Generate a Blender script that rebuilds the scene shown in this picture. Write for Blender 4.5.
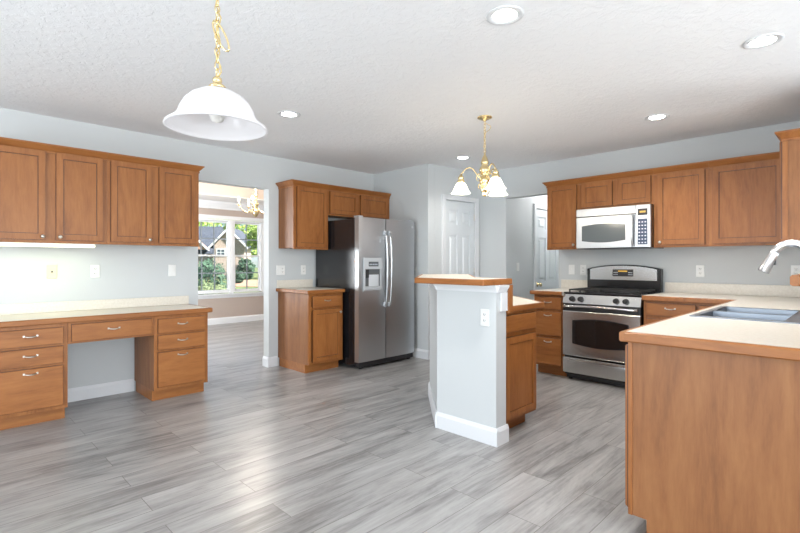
import bpy, bmesh, math, random
from mathutils import Vector, Matrix
random.seed(7)
for o in list(bpy.data.objects):
    bpy.data.objects.remove(o)
S = bpy.context.scene
COL = S.collection
R2 = math.sqrt(2)
ZC = 2.475                      # ceiling height
# ---------------------------------------------------------------- camera
cam_d = bpy.data.cameras.new('camera'); cam = bpy.data.objects.new('camera', cam_d); COL.objects.link(cam)
cam.location = (0, 0, 1.22); cam.rotation_euler = (math.pi/2, 0, -math.pi/4)
cam_d.sensor_width = 36; cam_d.lens = 468/800*36; cam_d.shift_y = -3.5/800; cam_d.clip_start = .02; cam_d.clip_end = 300
S.camera = cam
# ---------------------------------------------------------------- world, sun, added fill lamps, exposure
W = bpy.data.worlds.new('World'); S.world = W; W.use_nodes = True
nt = W.node_tree; nt.nodes.clear()
wo = nt.nodes.new('ShaderNodeOutputWorld'); bg = nt.nodes.new('ShaderNodeBackground'); sky = nt.nodes.new('ShaderNodeTexSky')
sky.sky_type = 'HOSEK_WILKIE'; sky.turbidity = 4; sky.sun_direction = Vector((.5, -.6, .6)).normalized()
bg.inputs[1].default_value = 3.6
nt.links.new(sky.outputs[0], bg.inputs[0]); nt.links.new(bg.outputs[0], wo.inputs[0])
sl = bpy.data.lights.new('sun', 'SUN'); sl.energy = 9.0; sl.angle = .02; sl.color = (1, .95, .86)
so = bpy.data.objects.new('sun', sl); COL.objects.link(so); so.rotation_euler = Vector((-.35, .65, -.75)).to_track_quat('-Z', 'Y').to_euler()

def fill_lamp(name, loc, direction, sx, sy, power, color=(.93, .97, 1.0)):  # area lamps added as fill, out of view
    l = bpy.data.lights.new(name, 'AREA'); l.shape = 'RECTANGLE'; l.size = sx; l.size_y = sy; l.energy = power; l.color = color
    o = bpy.data.objects.new(name, l); COL.objects.link(o); o.location = loc
    o.rotation_euler = Vector(direction).to_track_quat('-Z', 'Z').to_euler(); return o
fill_lamp('rear_fill', (-2.96, 1.6, 1.25), (1, 0, .35), 3.0, 2.1, 98)  # fill lamp added in an unseen opening behind the camera
fill_lamp('family_room_fill', (0.6, -3.96, 1.35), (0, 1, .55), 4.4, 1.9, 150)  # added fill, tilted up to brighten the ceiling
fill_lamp('family_room_side_fill', (5.36, -2.2, 1.35), (-1, 0, .3), 2.4, 1.6, 40)  # added fill in front of a wall without a window
fill_lamp('dining_side_fill', (1.04, 7.4, 1.4), (1, 0, 0), 1.6, 1.5, 72)  # added fill before the windowless dining room side wall
S.view_settings.view_transform = 'Standard'; S.view_settings.look = 'None'
S.view_settings.gamma = 1; S.view_settings.use_curve_mapping = False
S.view_settings.exposure = 0.98

# ---------------------------------------------------------------- materials
def mat(name):
    m = bpy.data.materials.new(name); m.use_nodes = True
    n = m.node_tree; b = n.nodes['Principled BSDF']; return m, n, b
def simple(name, col, rough=.5, metal=0, emit=0, ecol=None, coat=0, spec=.5):
    m, n, b = mat(name); b.inputs['Base Color'].default_value = (*col, 1); b.inputs['Roughness'].default_value = rough
    b.inputs['Metallic'].default_value = metal; b.inputs['Specular IOR Level'].default_value = spec
    if coat: b.inputs['Coat Weight'].default_value = coat; b.inputs['Coat Roughness'].default_value = .15
    if emit:
        b.inputs['Emission Color'].default_value = (*(ecol or col), 1); b.inputs['Emission Strength'].default_value = emit
    return m
def node(n, t, **k):
    x = n.nodes.new(t)
    for a, v in k.items(): setattr(x, a, v)
    return x
def ramp(n, stops):
    r = node(n, 'ShaderNodeValToRGB'); e = r.color_ramp.elements
    while len(e) < len(stops): e.new(.5)
    for i, (p, c) in enumerate(stops): e[i].position = p; e[i].color = (*c, 1)
    return r
def obj_coords(n, scale, rnd=0.0):
    tc = node(n, 'ShaderNodeTexCoord'); mp = node(n, 'ShaderNodeMapping'); mp.inputs['Scale'].default_value = scale
    n.links.new(tc.outputs['Object'], mp.inputs['Vector'])
    if rnd:
        oi = node(n, 'ShaderNodeObjectInfo'); ml = node(n, 'ShaderNodeMath', operation='MULTIPLY'); ml.inputs[1].default_value = rnd
        n.links.new(oi.outputs['Random'], ml.inputs[0]); cb = node(n, 'ShaderNodeCombineXYZ')
        for k in range(3): n.links.new(ml.outputs[0], cb.inputs[k])
        n.links.new(cb.outputs[0], mp.inputs['Location'])
    return mp
def wood(name, scale, c0, c1, c2, rough=.42):
    m, n, b = mat(name); mp = obj_coords(n, scale, 37.0)
    n1 = node(n, 'ShaderNodeTexNoise'); n1.inputs['Scale'].default_value = 1.0; n1.inputs['Detail'].default_value = 6; n1.inputs['Roughness'].default_value = .6; n1.inputs['Distortion'].default_value = 1.1
    n.links.new(mp.outputs[0], n1.inputs['Vector'])
    n2 = node(n, 'ShaderNodeTexNoise'); n2.inputs['Scale'].default_value = 6.0; n2.inputs['Detail'].default_value = 3; n2.inputs['Roughness'].default_value = .7
    n.links.new(mp.outputs[0], n2.inputs['Vector'])
    mx = node(n, 'ShaderNodeMix', data_type='FLOAT'); mx.inputs[0].default_value = .35
    n.links.new(n1.outputs[0], mx.inputs[2]); n.links.new(n2.outputs[0], mx.inputs[3])
    rp = ramp(n, [(.30, c0), (.5, c1), (.70, c2)]); n.links.new(mx.outputs[0], rp.inputs[0])
    n.links.new(rp.outputs[0], b.inputs['Base Color']); b.inputs['Roughness'].default_value = rough
    b.inputs['Coat Weight'].default_value = .08; b.inputs['Coat Roughness'].default_value = .3; b.inputs['Specular IOR Level'].default_value = .35
    bp = node(n, 'ShaderNodeBump'); bp.inputs['Strength'].default_value = .04; bp.inputs['Distance'].default_value = .01
    n.links.new(n2.outputs[0], bp.inputs['Height']); n.links.new(bp.outputs[0], b.inputs['Normal'])
    return m
WC = ((.20, .066, .015), (.30, .110, .028), (.375, .148, .041))
WOOD_V = wood('maple_vertical', (9, 9, 1.3), *WC)
WOOD_H = wood('maple_horizontal', (1.3, 9, 9), *WC)
WOOD_HY = wood('maple_lengthwise', (9, 1.3, 9), *WC)
PANEL = wood('wood_end_panel', (7, 7, 1.0), (.155, .058, .020), (.245, .098, .034), (.31, .135, .049), .5)
GLAZE_SHADE = simple('cherry_glaze_edge_shade', (.085, .026, .010), .4)  # glaze in door grooves; also paints shade around door and drawer edges

def paint(name, col, rough=.6, bump=.02, scale=180):
    m, n, b = mat(name); b.inputs['Base Color'].default_value = (*col, 1); b.inputs['Roughness'].default_value = rough
    tc = node(n, 'ShaderNodeTexCoord'); nz = node(n, 'ShaderNodeTexNoise'); nz.inputs['Scale'].default_value = scale; nz.inputs['Detail'].default_value = 2
    n.links.new(tc.outputs['Object'], nz.inputs['Vector']); bp = node(n, 'ShaderNodeBump'); bp.inputs['Strength'].default_value = bump; bp.inputs['Distance'].default_value = .01
    n.links.new(nz.outputs[0], bp.inputs['Height']); n.links.new(bp.outputs[0], b.inputs['Normal']); return m
WALL = paint('grey_wall_paint', (.56, .588, .60))
TAUPE = paint('taupe_wall_paint', (.42, .355, .315))
TRIM = simple('white_trim_paint', (.71, .73, .755), .4)
DOORW = simple('white_door_paint', (.68, .72, .75), .35)

def ceiling_mat():
    m, n, b = mat('textured_ceiling'); b.inputs['Base Color'].default_value = (.90, .91, .93, 1); b.inputs['Roughness'].default_value = .85
    tc = node(n, 'ShaderNodeTexCoord'); nz = node(n, 'ShaderNodeTexNoise'); nz.inputs['Scale'].default_value = 20; nz.inputs['Detail'].default_value = 5; nz.inputs['Roughness'].default_value = .62; nz.inputs['Distortion'].default_value = .6
    n.links.new(tc.outputs['Object'], nz.inputs['Vector']); rp = ramp(n, [(.45, (0, 0, 0)), (.58, (1, 1, 1))]); n.links.new(nz.outputs[0], rp.inputs[0])
    bp = node(n, 'ShaderNodeBump'); bp.inputs['Strength'].default_value = .35; bp.inputs['Distance'].default_value = .006
    n.links.new(rp.outputs[0], bp.inputs['Height']); n.links.new(bp.outputs[0], b.inputs['Normal']); return m
CEIL = ceiling_mat()

def floor_mat():
    m, n, b = mat('grey_vinyl_planks'); tc = node(n, 'ShaderNodeTexCoord')
    br = node(n, 'ShaderNodeTexBrick'); br.offset = .37; br.offset_frequency = 2; br.squash = 1
    br.inputs['Color1'].default_value = (0, 0, 0, 1); br.inputs['Color2'].default_value = (1, 1, 1, 1); br.inputs['Mortar'].default_value = (.4, .4, .4, 1)
    br.inputs['Scale'].default_value = 1; br.inputs['Mortar Size'].default_value = .0016; br.inputs['Mortar Smooth'].default_value = .1
    br.inputs['Brick Width'].default_value = 1.22; br.inputs['Row Height'].default_value = .178; br.inputs['Bias'].default_value = 0
    n.links.new(tc.outputs['Object'], br.inputs['Vector'])
    bw = node(n, 'ShaderNodeRGBToBW'); n.links.new(br.outputs['Color'], bw.inputs[0])
    ml = node(n, 'ShaderNodeMath', operation='MULTIPLY'); ml.inputs[1].default_value = 40; n.links.new(bw.outputs[0], ml.inputs[0])
    def streak(scale, det, rough, dist):
        mp = node(n, 'ShaderNodeMapping'); mp.inputs['Scale'].default_value = scale; n.links.new(tc.outputs['Object'], mp.inputs['Vector'])
        nz = node(n, 'ShaderNodeTexNoise', noise_dimensions='4D'); nz.inputs['Scale'].default_value = 1; nz.inputs['Detail'].default_value = det
        nz.inputs['Roughness'].default_value = rough; nz.inputs['Distortion'].default_value = dist
        n.links.new(mp.outputs[0], nz.inputs['Vector']); n.links.new(ml.outputs[0], nz.inputs['W']); return nz
    a = streak((1.4, 8, 1), 7, .68, .7); f = streak((3.0, 60, 1), 3, .6, .3)
    mx = node(n, 'ShaderNodeMix', data_type='FLOAT'); mx.inputs[0].default_value = .3
    n.links.new(a.outputs[0], mx.inputs[2]); n.links.new(f.outputs[0], mx.inputs[3])
    ad = node(n, 'ShaderNodeMath', operation='MULTIPLY_ADD'); n.links.new(bw.outputs[0], ad.inputs[0]); ad.inputs[1].default_value = .06; n.links.new(mx.outputs[0], ad.inputs[2])
    rp = ramp(n, [(.36, (.115, .112, .11)), (.45, (.205, .20, .198)), (.54, (.30, .295, .29)), (.68, (.40, .395, .39))]); n.links.new(ad.outputs[0], rp.inputs[0])
    mo = node(n, 'ShaderNodeMix', data_type='RGBA'); n.links.new(br.outputs['Fac'], mo.inputs[0]); n.links.new(rp.outputs[0], mo.inputs[6]); mo.inputs[7].default_value = (.13, .12, .11, 1)
    n.links.new(mo.outputs[2], b.inputs['Base Color']); b.inputs['Roughness'].default_value = .30
    bp = node(n, 'ShaderNodeBump'); bp.inputs['Strength'].default_value = .06; bp.inputs['Distance'].default_value = .003
    n.links.new(mx.outputs[0], bp.inputs['Height']); n.links.new(bp.outputs[0], b.inputs['Normal']); return m
FLOOR = floor_mat()

def laminate():
    m, n, b = mat('beige_laminate'); mp = obj_coords(n, (1, 1, 1))
    nz = node(n, 'ShaderNodeTexNoise'); nz.inputs['Scale'].default_value = 60; nz.inputs['Detail'].default_value = 4
    n.links.new(mp.outputs[0], nz.inputs['Vector']); rp = ramp(n, [(.35, (.68, .635, .555)), (.65, (.74, .70, .625))]); n.links.new(nz.outputs[0], rp.inputs[0])
    n.links.new(rp.outputs[0], b.inputs['Base Color']); b.inputs['Roughness'].default_value = .32; return m
LAM = laminate()
def steel_mat(name, col, rough, scale):
    m, n, b = mat(name); b.inputs['Metallic'].default_value = 1; b.inputs['Base Color'].default_value = (*col, 1)
    mp = obj_coords(n, scale); nz = node(n, 'ShaderNodeTexNoise'); nz.inputs['Scale'].default_value = 1; nz.inputs['Detail'].default_value = 2
    n.links.new(mp.outputs[0], nz.inputs['Vector']); mr = node(n, 'ShaderNodeMapRange'); mr.inputs[3].default_value = rough-.015; mr.inputs[4].default_value = rough+.02
    n.links.new(nz.outputs[0], mr.inputs[0]); n.links.new(mr.outputs[0], b.inputs['Roughness'])
    b.inputs['Anisotropic'].default_value = .5; return m
STEEL = steel_mat('brushed_stainless_steel', (.60, .60, .595), .22, (3, 3, 500))
STEELF = steel_mat('satin_stainless_steel', (.55, .57, .59), .33, (3, 3, 500))
STEELD = steel_mat('sink_stainless_steel', (.25, .28, .32), .38, (80, 3, 3))
CHROME = simple('bright_chrome', (.74, .76, .79), .28, 1)
PEWTER = simple('satin_nickel', (.62, .60, .56), .28, 1)
BRASS = simple('polished_brass', (.86, .69, .38), .25, 1)
BLACK = simple('black_enamel', (.012, .012, .014), .22, coat=.3)
BLACKM = simple('black_plastic', (.02, .02, .022), .45)
IRON = simple('black_cast_iron', (.02, .02, .02), .6)
BGLASS = simple('dark_oven_glass', (.012, .010, .010), .06, coat=.5)
MGLASS = simple('grey_microwave_glass', (.10, .115, .12), .15, coat=.5)
GREYP = simple('grey_plastic', (.50, .53, .56), .35)
GREYL = simple('pale_grey_plastic', (.62, .66, .70), .4)
DGREY = simple('dark_grey_plastic', (.10, .11, .12), .4)
PLATE = simple('white_plate_plastic', (.80, .81, .80), .35)
PLATEA = simple('almond_plate_plastic', (.74, .66, .42), .35)
SLOT = simple('outlet_slot_dark', (.08, .08, .08), .6)
DISPLAY = simple('amber_display', (.02, .015, .005), .3, emit=.8, ecol=(.6, .35, .05))
BUTTON = simple('pale_button_print', (.55, .62, .70), .5)
BUTTONB = simple('blue_keypad', (.03, .05, .10), .3)
KNOBB = simple('brass_knob', (.62, .47, .22), .25, 1)
def lamp_glass(name, col, emit):
    m, n, b = mat(name); n.nodes.remove(b); out = n.nodes['Material Output']
    df = node(n, 'ShaderNodeBsdfDiffuse'); tr = node(n, 'ShaderNodeBsdfTranslucent'); gl = node(n, 'ShaderNodeBsdfGlossy'); em = node(n, 'ShaderNodeEmission')
    for x in (df, tr): x.inputs[0].default_value = (*col, 1)
    gl.inputs['Roughness'].default_value = .15; em.inputs[0].default_value = (1, .93, .82, 1); em.inputs[1].default_value = emit
    m1 = node(n, 'ShaderNodeMixShader'); m1.inputs[0].default_value = .4; n.links.new(df.outputs[0], m1.inputs[1]); n.links.new(tr.outputs[0], m1.inputs[2])
    m2 = node(n, 'ShaderNodeMixShader'); m2.inputs[0].default_value = .06; n.links.new(m1.outputs[0], m2.inputs[1]); n.links.new(gl.outputs[0], m2.inputs[2])
    ad = node(n, 'ShaderNodeAddShader'); n.links.new(m2.outputs[0], ad.inputs[0]); n.links.new(em.outputs[0], ad.inputs[1])
    n.links.new(ad.outputs[0], out.inputs[0]); return m
ALAB = lamp_glass('alabaster_glass', (.80, .80, .83), .05)
SHADE = lamp_glass('lit_frosted_glass', (.92, .90, .86), .9)
BULB = simple('lit_bulb', (1, .95, .85), .4, emit=6, ecol=(1, .88, .68))
LENS = simple('lit_downlight_lens', (1, 1, 1), .5, emit=9, ecol=(1, .98, .95))
TUBE = simple('lit_fluorescent_diffuser', (1, 1, .9), .5, emit=.75, ecol=(1, 1, .66))
def pane():
    m, n, b = mat('window_glass'); n.nodes.remove(b); out = n.nodes['Material Output']
    t = node(n, 'ShaderNodeBsdfTransparent'); t.inputs[0].default_value = (.97, .98, .98, 1); g = node(n, 'ShaderNodeBsdfGlossy'); g.inputs['Roughness'].default_value = .01
    f = node(n, 'ShaderNodeFresnel'); f.inputs[0].default_value = 1.4; mx = node(n, 'ShaderNodeMixShader')
    n.links.new(f.outputs[0], mx.inputs[0]); n.links.new(t.outputs[0], mx.inputs[1]); n.links.new(g.outputs[0], mx.inputs[2]); n.links.new(mx.outputs[0], out.inputs[0]); return m
GLASS = pane()
def speckle(name, c0, c1, scale, rough=.9):
    m, n, b = mat(name); mp = obj_coords(n, (1, 1, 1)); nz = node(n, 'ShaderNodeTexNoise'); nz.inputs['Scale'].default_value = scale; nz.inputs['Detail'].default_value = 4
    n.links.new(mp.outputs[0], nz.inputs['Vector']); rp = ramp(n, [(.35, c0), (.65, c1)]); n.links.new(nz.outputs[0], rp.inputs[0]); n.links.new(rp.outputs[0], b.inputs['Base Color']); b.inputs['Roughness'].default_value = rough; return m
GRASS = speckle('lawn_grass', (.08, .12, .035), (.17, .21, .08), 2.0)
CONC = speckle('pale_concrete', (.45, .44, .42), (.55, .54, .52), 3.0)
CLAY = speckle('tan_mulch_bed', (.32, .19, .13), (.42, .28, .20), 2.0)
ROOFG = speckle('grey_roof_shingles', (.05, .06, .085), (.085, .10, .135), 4.0)
BRICKT = speckle('tan_brick', (.40, .31, .27), (.52, .43, .38), 6.0)
LEAFD = speckle('dark_green_leaves', (.03, .075, .05), (.09, .17, .11), 3.0)
LEAFL = speckle('bright_green_leaves', (.22, .38, .07), (.48, .60, .18), 2.0)
LEAFG = speckle('grey_green_leaves', (.11, .15, .07), (.24, .29, .16), 3.0)
BARK = speckle('tree_bark', (.06, .045, .035), (.12, .09, .07), 10.0)
HGLASS = simple('house_window_glass', (.08, .11, .14), .1)

# ---------------------------------------------------------------- mesh helpers
class MB:
    def __init__(s): s.bm = bmesh.new()
    def box(s, x0, x1, y0, y1, z0, z1, bev=0, seg=1):
        r = bmesh.ops.create_cube(s.bm, size=1); vs = r['verts']
        for v in vs:
            v.co = Vector(((x0+x1)/2 + v.co.x*(x1-x0), (y0+y1)/2 + v.co.y*(y1-y0), (z0+z1)/2 + v.co.z*(z1-z0)))
        if bev:
            es = list({e for v in vs for e in v.link_edges}); bmesh.ops.bevel(s.bm, geom=es, offset=bev, segments=seg, profile=.5, affect='EDGES')
        return s
    def prism(s, poly, z0, z1, axis='z', bev=0):
        f = {'z': lambda a, b, c: (a, b, c), 'y': lambda a, b, c: (a, c, b), 'x': lambda a, b, c: (c, a, b)}[axis]
        lo = [s.bm.verts.new(f(a, b, z0)) for a, b in poly]; hi = [s.bm.verts.new(f(a, b, z1)) for a, b in poly]
        n = len(poly); fs = [s.bm.faces.new(lo[::-1]), s.bm.faces.new(hi)]
        for i in range(n): fs.append(s.bm.faces.new((lo[i], lo[(i+1) % n], hi[(i+1) % n], hi[i])))
        bmesh.ops.recalc_face_normals(s.bm, faces=fs)
        if bev:
            es = list({e for g in fs for e in g.edges}); bmesh.ops.bevel(s.bm, geom=es, offset=bev, segments=1, affect='EDGES')
        return s
    def ring(s, outer, inner, z0, z1, axis='z'):
        f = {'z': lambda a, b, c: (a, b, c), 'y': lambda a, b, c: (a, c, b), 'x': lambda a, b, c: (c, a, b)}[axis]
        V = [[s.bm.verts.new(f(a, b, z)) for a, b in p] for p in (outer, inner) for z in (z0, z1)]
        ol, oh, il, ih = V; n = len(outer); fs = []
        for i in range(n):
            j = (i+1) % n
            for q in ((ol[i], ol[j], oh[j], oh[i]), (il[j], il[i], ih[i], ih[j]), (oh[i], oh[j], ih[j], ih[i]), (ol[j], ol[i], il[i], il[j])): fs.append(s.bm.faces.new(q))
        bmesh.ops.recalc_face_normals(s.bm, faces=fs); return s
    def hexa(s, p):   # 8 points, bottom loop then top loop
        v = [s.bm.verts.new(q) for q in p]; fs = [s.bm.faces.new([v[i] for i in q]) for q in ((3, 2, 1, 0), (4, 5, 6, 7), (0, 1, 5, 4), (1, 2, 6, 5), (2, 3, 7, 6), (3, 0, 4, 7))]
        bmesh.ops.recalc_face_normals(s.bm, faces=fs); return s
    def tube(s, pts, r, seg=10, closed=False):
        pts = [Vector(p) for p in pts]; n = len(pts); rs = r if isinstance(r, (list, tuple)) else [r]*n
        rings = []; up = None
        for i in range(n):
            a = pts[(i-1) % n] if (i or closed) else pts[0]; b = pts[(i+1) % n] if (i < n-1 or closed) else pts[-1]
            t = (b-a).normalized()
            if up is None: up = t.orthogonal().normalized()
            up = (up - t*up.dot(t)).normalized(); w = t.cross(up)
            rings.append([s.bm.verts.new(pts[i] + (up*math.cos(q) + w*math.sin(q))*rs[i]) for q in (2*math.pi*k/seg for k in range(seg))])
        fs = []
        for i in range(n if closed else n-1):
            A, B = rings[i], rings[(i+1) % n]
            for k in range(seg): fs.append(s.bm.faces.new((A[k], A[(k+1) % seg], B[(k+1) % seg], B[k])))
        if not closed: fs += [s.bm.faces.new(rings[0][::-1]), s.bm.faces.new(rings[-1])]
        for g in fs: g.smooth = True
        bmesh.ops.recalc_face_normals(s.bm, faces=fs); return s
    def lathe(s, prof, c=(0, 0, 0), seg=24, axis='z', closed=False):
        f = {'z': lambda a, b, h: (c[0]+a, c[1]+b, c[2]+h), 'y': lambda a, b, h: (c[0]+a, c[1]+h, c[2]+b), 'x': lambda a, b, h: (c[0]+h, c[1]+a, c[2]+b)}[axis]
        rings = []
        for r, h in prof:
            if r < 1e-5: rings.append([s.bm.verts.new(f(0, 0, h))])
            else: rings.append([s.bm.verts.new(f(r*math.cos(2*math.pi*k/seg), r*math.sin(2*math.pi*k/seg), h)) for k in range(seg)])
        fs = []
        prs = list(zip(rings, rings[1:])) + ([(rings[-1], rings[0])] if closed else [])
        for A, B in prs:
            for k in range(seg):
                j = (k+1) % seg
                if len(A) == 1 and len(B) == 1: continue
                if len(A) == 1: fs.append(s.bm.faces.new((A[0], B[j], B[k])))
                elif len(B) == 1: fs.append(s.bm.faces.new((A[k], A[j], B[0])))
                else: fs.append(s.bm.faces.new((A[k], A[j], B[j], B[k])))
        for g in fs: g.smooth = True
        bmesh.ops.recalc_face_normals(s.bm, faces=fs); return s
    def build(s, name, m, parent=None, label=None, loc=None):
        me = bpy.data.meshes.new(name); s.bm.to_mesh(me); s.bm.free()
        for q in (m if isinstance(m, (list, tuple)) else [m]): me.materials.append(q)
        o = bpy.data.objects.new(name, me); COL.objects.link(o)
        if parent: o.parent = parent
        if loc: o.location = loc
        if label: o['label'] = label
        return o
def tag(o, label, cat, group=None):
    o['label'] = label; o['category'] = cat
    if group: o['group'] = group
    return o
def thing(name, label, cat, loc=(0, 0, 0), rz=0, group=None):
    o = bpy.data.objects.new(name, None); COL.objects.link(o); o.location = loc; o.rotation_euler = (0, 0, math.radians(rz)); o.empty_display_size = .1
    return tag(o, label, cat, group)
def struct(name, mb, m, label=None):
    o = mb.build(name, m); o['kind'] = 'structure'
    if label: o['label'] = label
    return o
def dup(o, parent=None):
    c = o.copy(); COL.objects.link(c); c.parent = parent
    for ch in list(o.children): dup(ch, c)
    return c
def offset_poly(poly, d):          # CCW polygon, positive d = inwards
    n = len(poly); out = []
    for i in range(n):
        p0, p1, p2 = Vector(poly[i-1]), Vector(poly[i]), Vector(poly[(i+1) % n])
        e1 = (p1-p0).normalized(); e2 = (p2-p1).normalized(); n1 = Vector((-e1.y, e1.x)); n2 = Vector((-e2.y, e2.x))
        m = (n1+n2); m = m/(m.dot(n1)); out.append(tuple(p1 + m*d))
    return out

# ---------------------------------------------------------------- setting: shell
YD, XS = 4.955, 5.41            # desk wall plane, stove wall plane
OX0, OX1, OH = 1.967, 2.785, 2.088
T = .12
struct('floor', MB().box(-3.2, 9.0, -4.2, 9.3, -.1, 0), FLOOR)
struct('ceiling', MB().box(-3.2, 9.0, -4.2, YD+.06, ZC, ZC+.15), CEIL)
struct('wall_left', MB().box(-3.12, OX0, YD, YD+T, 0, ZC).box(OX1, 4.55, YD, YD+T, 0, ZC).box(OX0, OX1, YD, YD+T, OH, ZC), WALL)
A0, A1 = (4.43, 3.93), (XS, 3.833)         # pantry corner, meeting with stove wall
struct('wall_alcove', MB().prism([(4.43, YD), (4.43, 3.93), (4.55, 3.93-.0118+.0), (4.55, YD)], 0, ZC), WALL)
pd = (Vector(A1)-Vector(A0)).normalized(); pn = Vector((-pd.y, pd.x))
def onp(s, off=0): q = Vector(A0)+pd*s-pn*off; return (q.x, q.y)
L_p = (Vector(A1)-Vector(A0)).length
D1a, D1b, D1h = .30, .876, 2.05             # pantry door leaf along the wall
def slab(s0, s1, z0, z1, t0=0, t1=-.11):
    return [onp(s0, t0), onp(s1, t0), onp(s1, t1), onp(s0, t1)], z0, z1
mb = MB()
mb.prism(*slab(.122, D1a, 0, ZC)); mb.prism(*slab(D1b, L_p, 0, ZC)); mb.prism(*slab(D1a, D1b, D1h, ZC))
struct('wall_pantry', mb, WALL)
HY0, HY1, HH = 2.672, 3.41, 2.085           # hall opening
mb = MB(); mb.box(XS, XS+T, -4.1, HY0, 0, ZC).box(XS, XS+T, HY1, 3.95, 0, ZC).box(XS, XS+T, HY0, HY1, HH, ZC)
struct('wall_right', mb, WALL)
HW = 3.47                                    # hall side wall
D2a, D2b, D2h = 6.30, 7.06, 2.03
mb = MB(); mb.box(XS+T, D2a, HW, HW+T, 0, ZC).box(D2b, 8.4, HW, HW+T, 0, ZC).box(D2a, D2b, HW, HW+T, D2h, ZC); struct('wall_hall_left', mb, WALL)
struct('wall_hall_right', MB().box(XS+T, 8.4, HY0-.2, HY0-.08, 0, ZC), WALL)
struct('wall_hall_end', MB().box(8.4, 8.52, HY0-.3, HW+.2, 0, ZC), WALL)
struct('wall_sink', MB().box(4.25, XS, .0, .13, 0, ZC), WALL)
struct('wall_half', MB().box(2.2, 4.25, .0, .13, 0, 1.1405), WALL)
# breakfast / family room behind the camera, with unseen window openings added for the fill lamps
mb = MB(); mb.box(-3.12, -3.0, -4.1, .1, 0, ZC).box(-3.12, -3.0, 3.1, YD, 0, ZC).box(-3.12, -3.0, .1, 3.1, 2.3, ZC).box(-3.12, -3.0, .1, 3.1, 0, .2); struct('wall_back', mb, WALL)
mb = MB(); mb.box(-3.12, -1.6, -4.12, -4.0, 0, ZC).box(2.8, 5.5, -4.12, -4.0, 0, ZC).box(-1.6, 2.8, -4.12, -4.0, 2.3, ZC).box(-1.6, 2.8, -4.12, -4.0, 0, .4); struct('wall_family_room', mb, WALL)
# dining room
DY = 9.14; WX = [(3.40, 4.29), (4.335, 4.975)]; WZ0, WZ1 = .62, 2.09
mb = MB(); mb.box(.88, 3.36, DY, DY+.14, 0, ZC).box(5.0, 5.9, DY, DY+.14, 0, ZC).box(3.36, 5.0, DY, DY+.14, WZ1+.02, ZC).box(3.36, 5.0, DY, DY+.14, 0, WZ0-.02); struct('wall_dining_far', mb, TAUPE)
struct('wall_dining_left', MB().box(.88, 1.0, YD+T, DY, 0, ZC), TAUPE)
struct('wall_dining_right', MB().box(5.7, 5.82, YD+T, DY, 0, ZC), TAUPE)
mb = MB(); mb.ring([(.88, YD+.06), (5.82, YD+.06), (5.82, DY+.14), (.88, DY+.14)], [(1.7, 5.75), (5.0, 5.75), (5.0, 8.35), (1.7, 8.35)], 2.44, 2.46); struct('ceiling_dining_border', mb, simple('dining_ceiling_white', (.80, .78, .76), .8))
mb = MB(); mb.ring([(1.62, 5.67), (5.08, 5.67), (5.08, 8.43), (1.62, 8.43)], [(1.7, 5.75), (5.0, 5.75), (5.0, 8.35), (1.7, 8.35)], 2.461, 2.68); struct('trim_1', mb, simple('dining_tray_tan', (.66, .56, .48), .7))
struct('ceiling_dining', MB().box(1.5, 5.2, 5.5, 8.55, 2.681, 2.72), simple('dining_tray_white', (.82, .79, .76), .8))
mb = MB()
mb.prism([(DY-.001, 2.29), (DY-.03, 2.29), (DY-.04, 2.32), (DY-.10, 2.40), (DY-.11, 2.438), (DY-.001, 2.438)], 1.01, 5.69, 'x'); struct('trim_2', mb, TRIM)

def baseboard(name, pts, h=.118, t=.016):
    mb = MB()
    for (a, b) in pts:
        a, b = Vector(a), Vector(b); d = (b-a).normalized(); n = Vector((d.y, -d.x))      # room side to the right of a->b
        prof = [(0.001, 0.001), (t, 0.001), (t, h-.025), (t*.45, h), (.001, h)]
        P = [[(a+n*o).to_tuple()+(z,) for o, z in prof], [(b+n*o).to_tuple()+(z,) for o, z in prof]]
        lo = [mb.bm.verts.new(q) for q in P[0]]; hi = [mb.bm.verts.new(q) for q in P[1]]
        fs = [mb.bm.faces.new(lo[::-1]), mb.bm.faces.new(hi)] + [mb.bm.faces.new((lo[i], lo[(i+1) % 5], hi[(i+1) % 5], hi[i])) for i in range(5)]
        bmesh.ops.recalc_face_normals(mb.bm, faces=fs)
    return struct(name, mb, TRIM)
baseboard('baseboard_left', [((.752, YD), (1.36, YD)), ((1.846, YD), (OX0+.015, YD)), ((OX1-.015, YD), (2.893, YD))])
baseboard('baseboard_doorway', [((OX1, YD+T), (OX1, YD)), ((OX0, YD), (OX0, YD+T))])
baseboard('baseboard_alcove', [((4.43, YD-.3), (4.43, 3.91))])
baseboard('baseboard_pantry', [(onp(-.01), onp(D1a-.062)), (onp(D1b+.062), onp(L_p-.001))])
baseboard('baseboard_right', [((XS, 3.82), (XS, HY1-.015)), ((XS, HY1), (XS+T, HY1))])
baseboard('baseboard_hall', [((XS+T, HW), (D2a-.07, HW))])
baseboard('baseboard_dining', [((1.01, DY), (5.69, DY))], .13)

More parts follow.
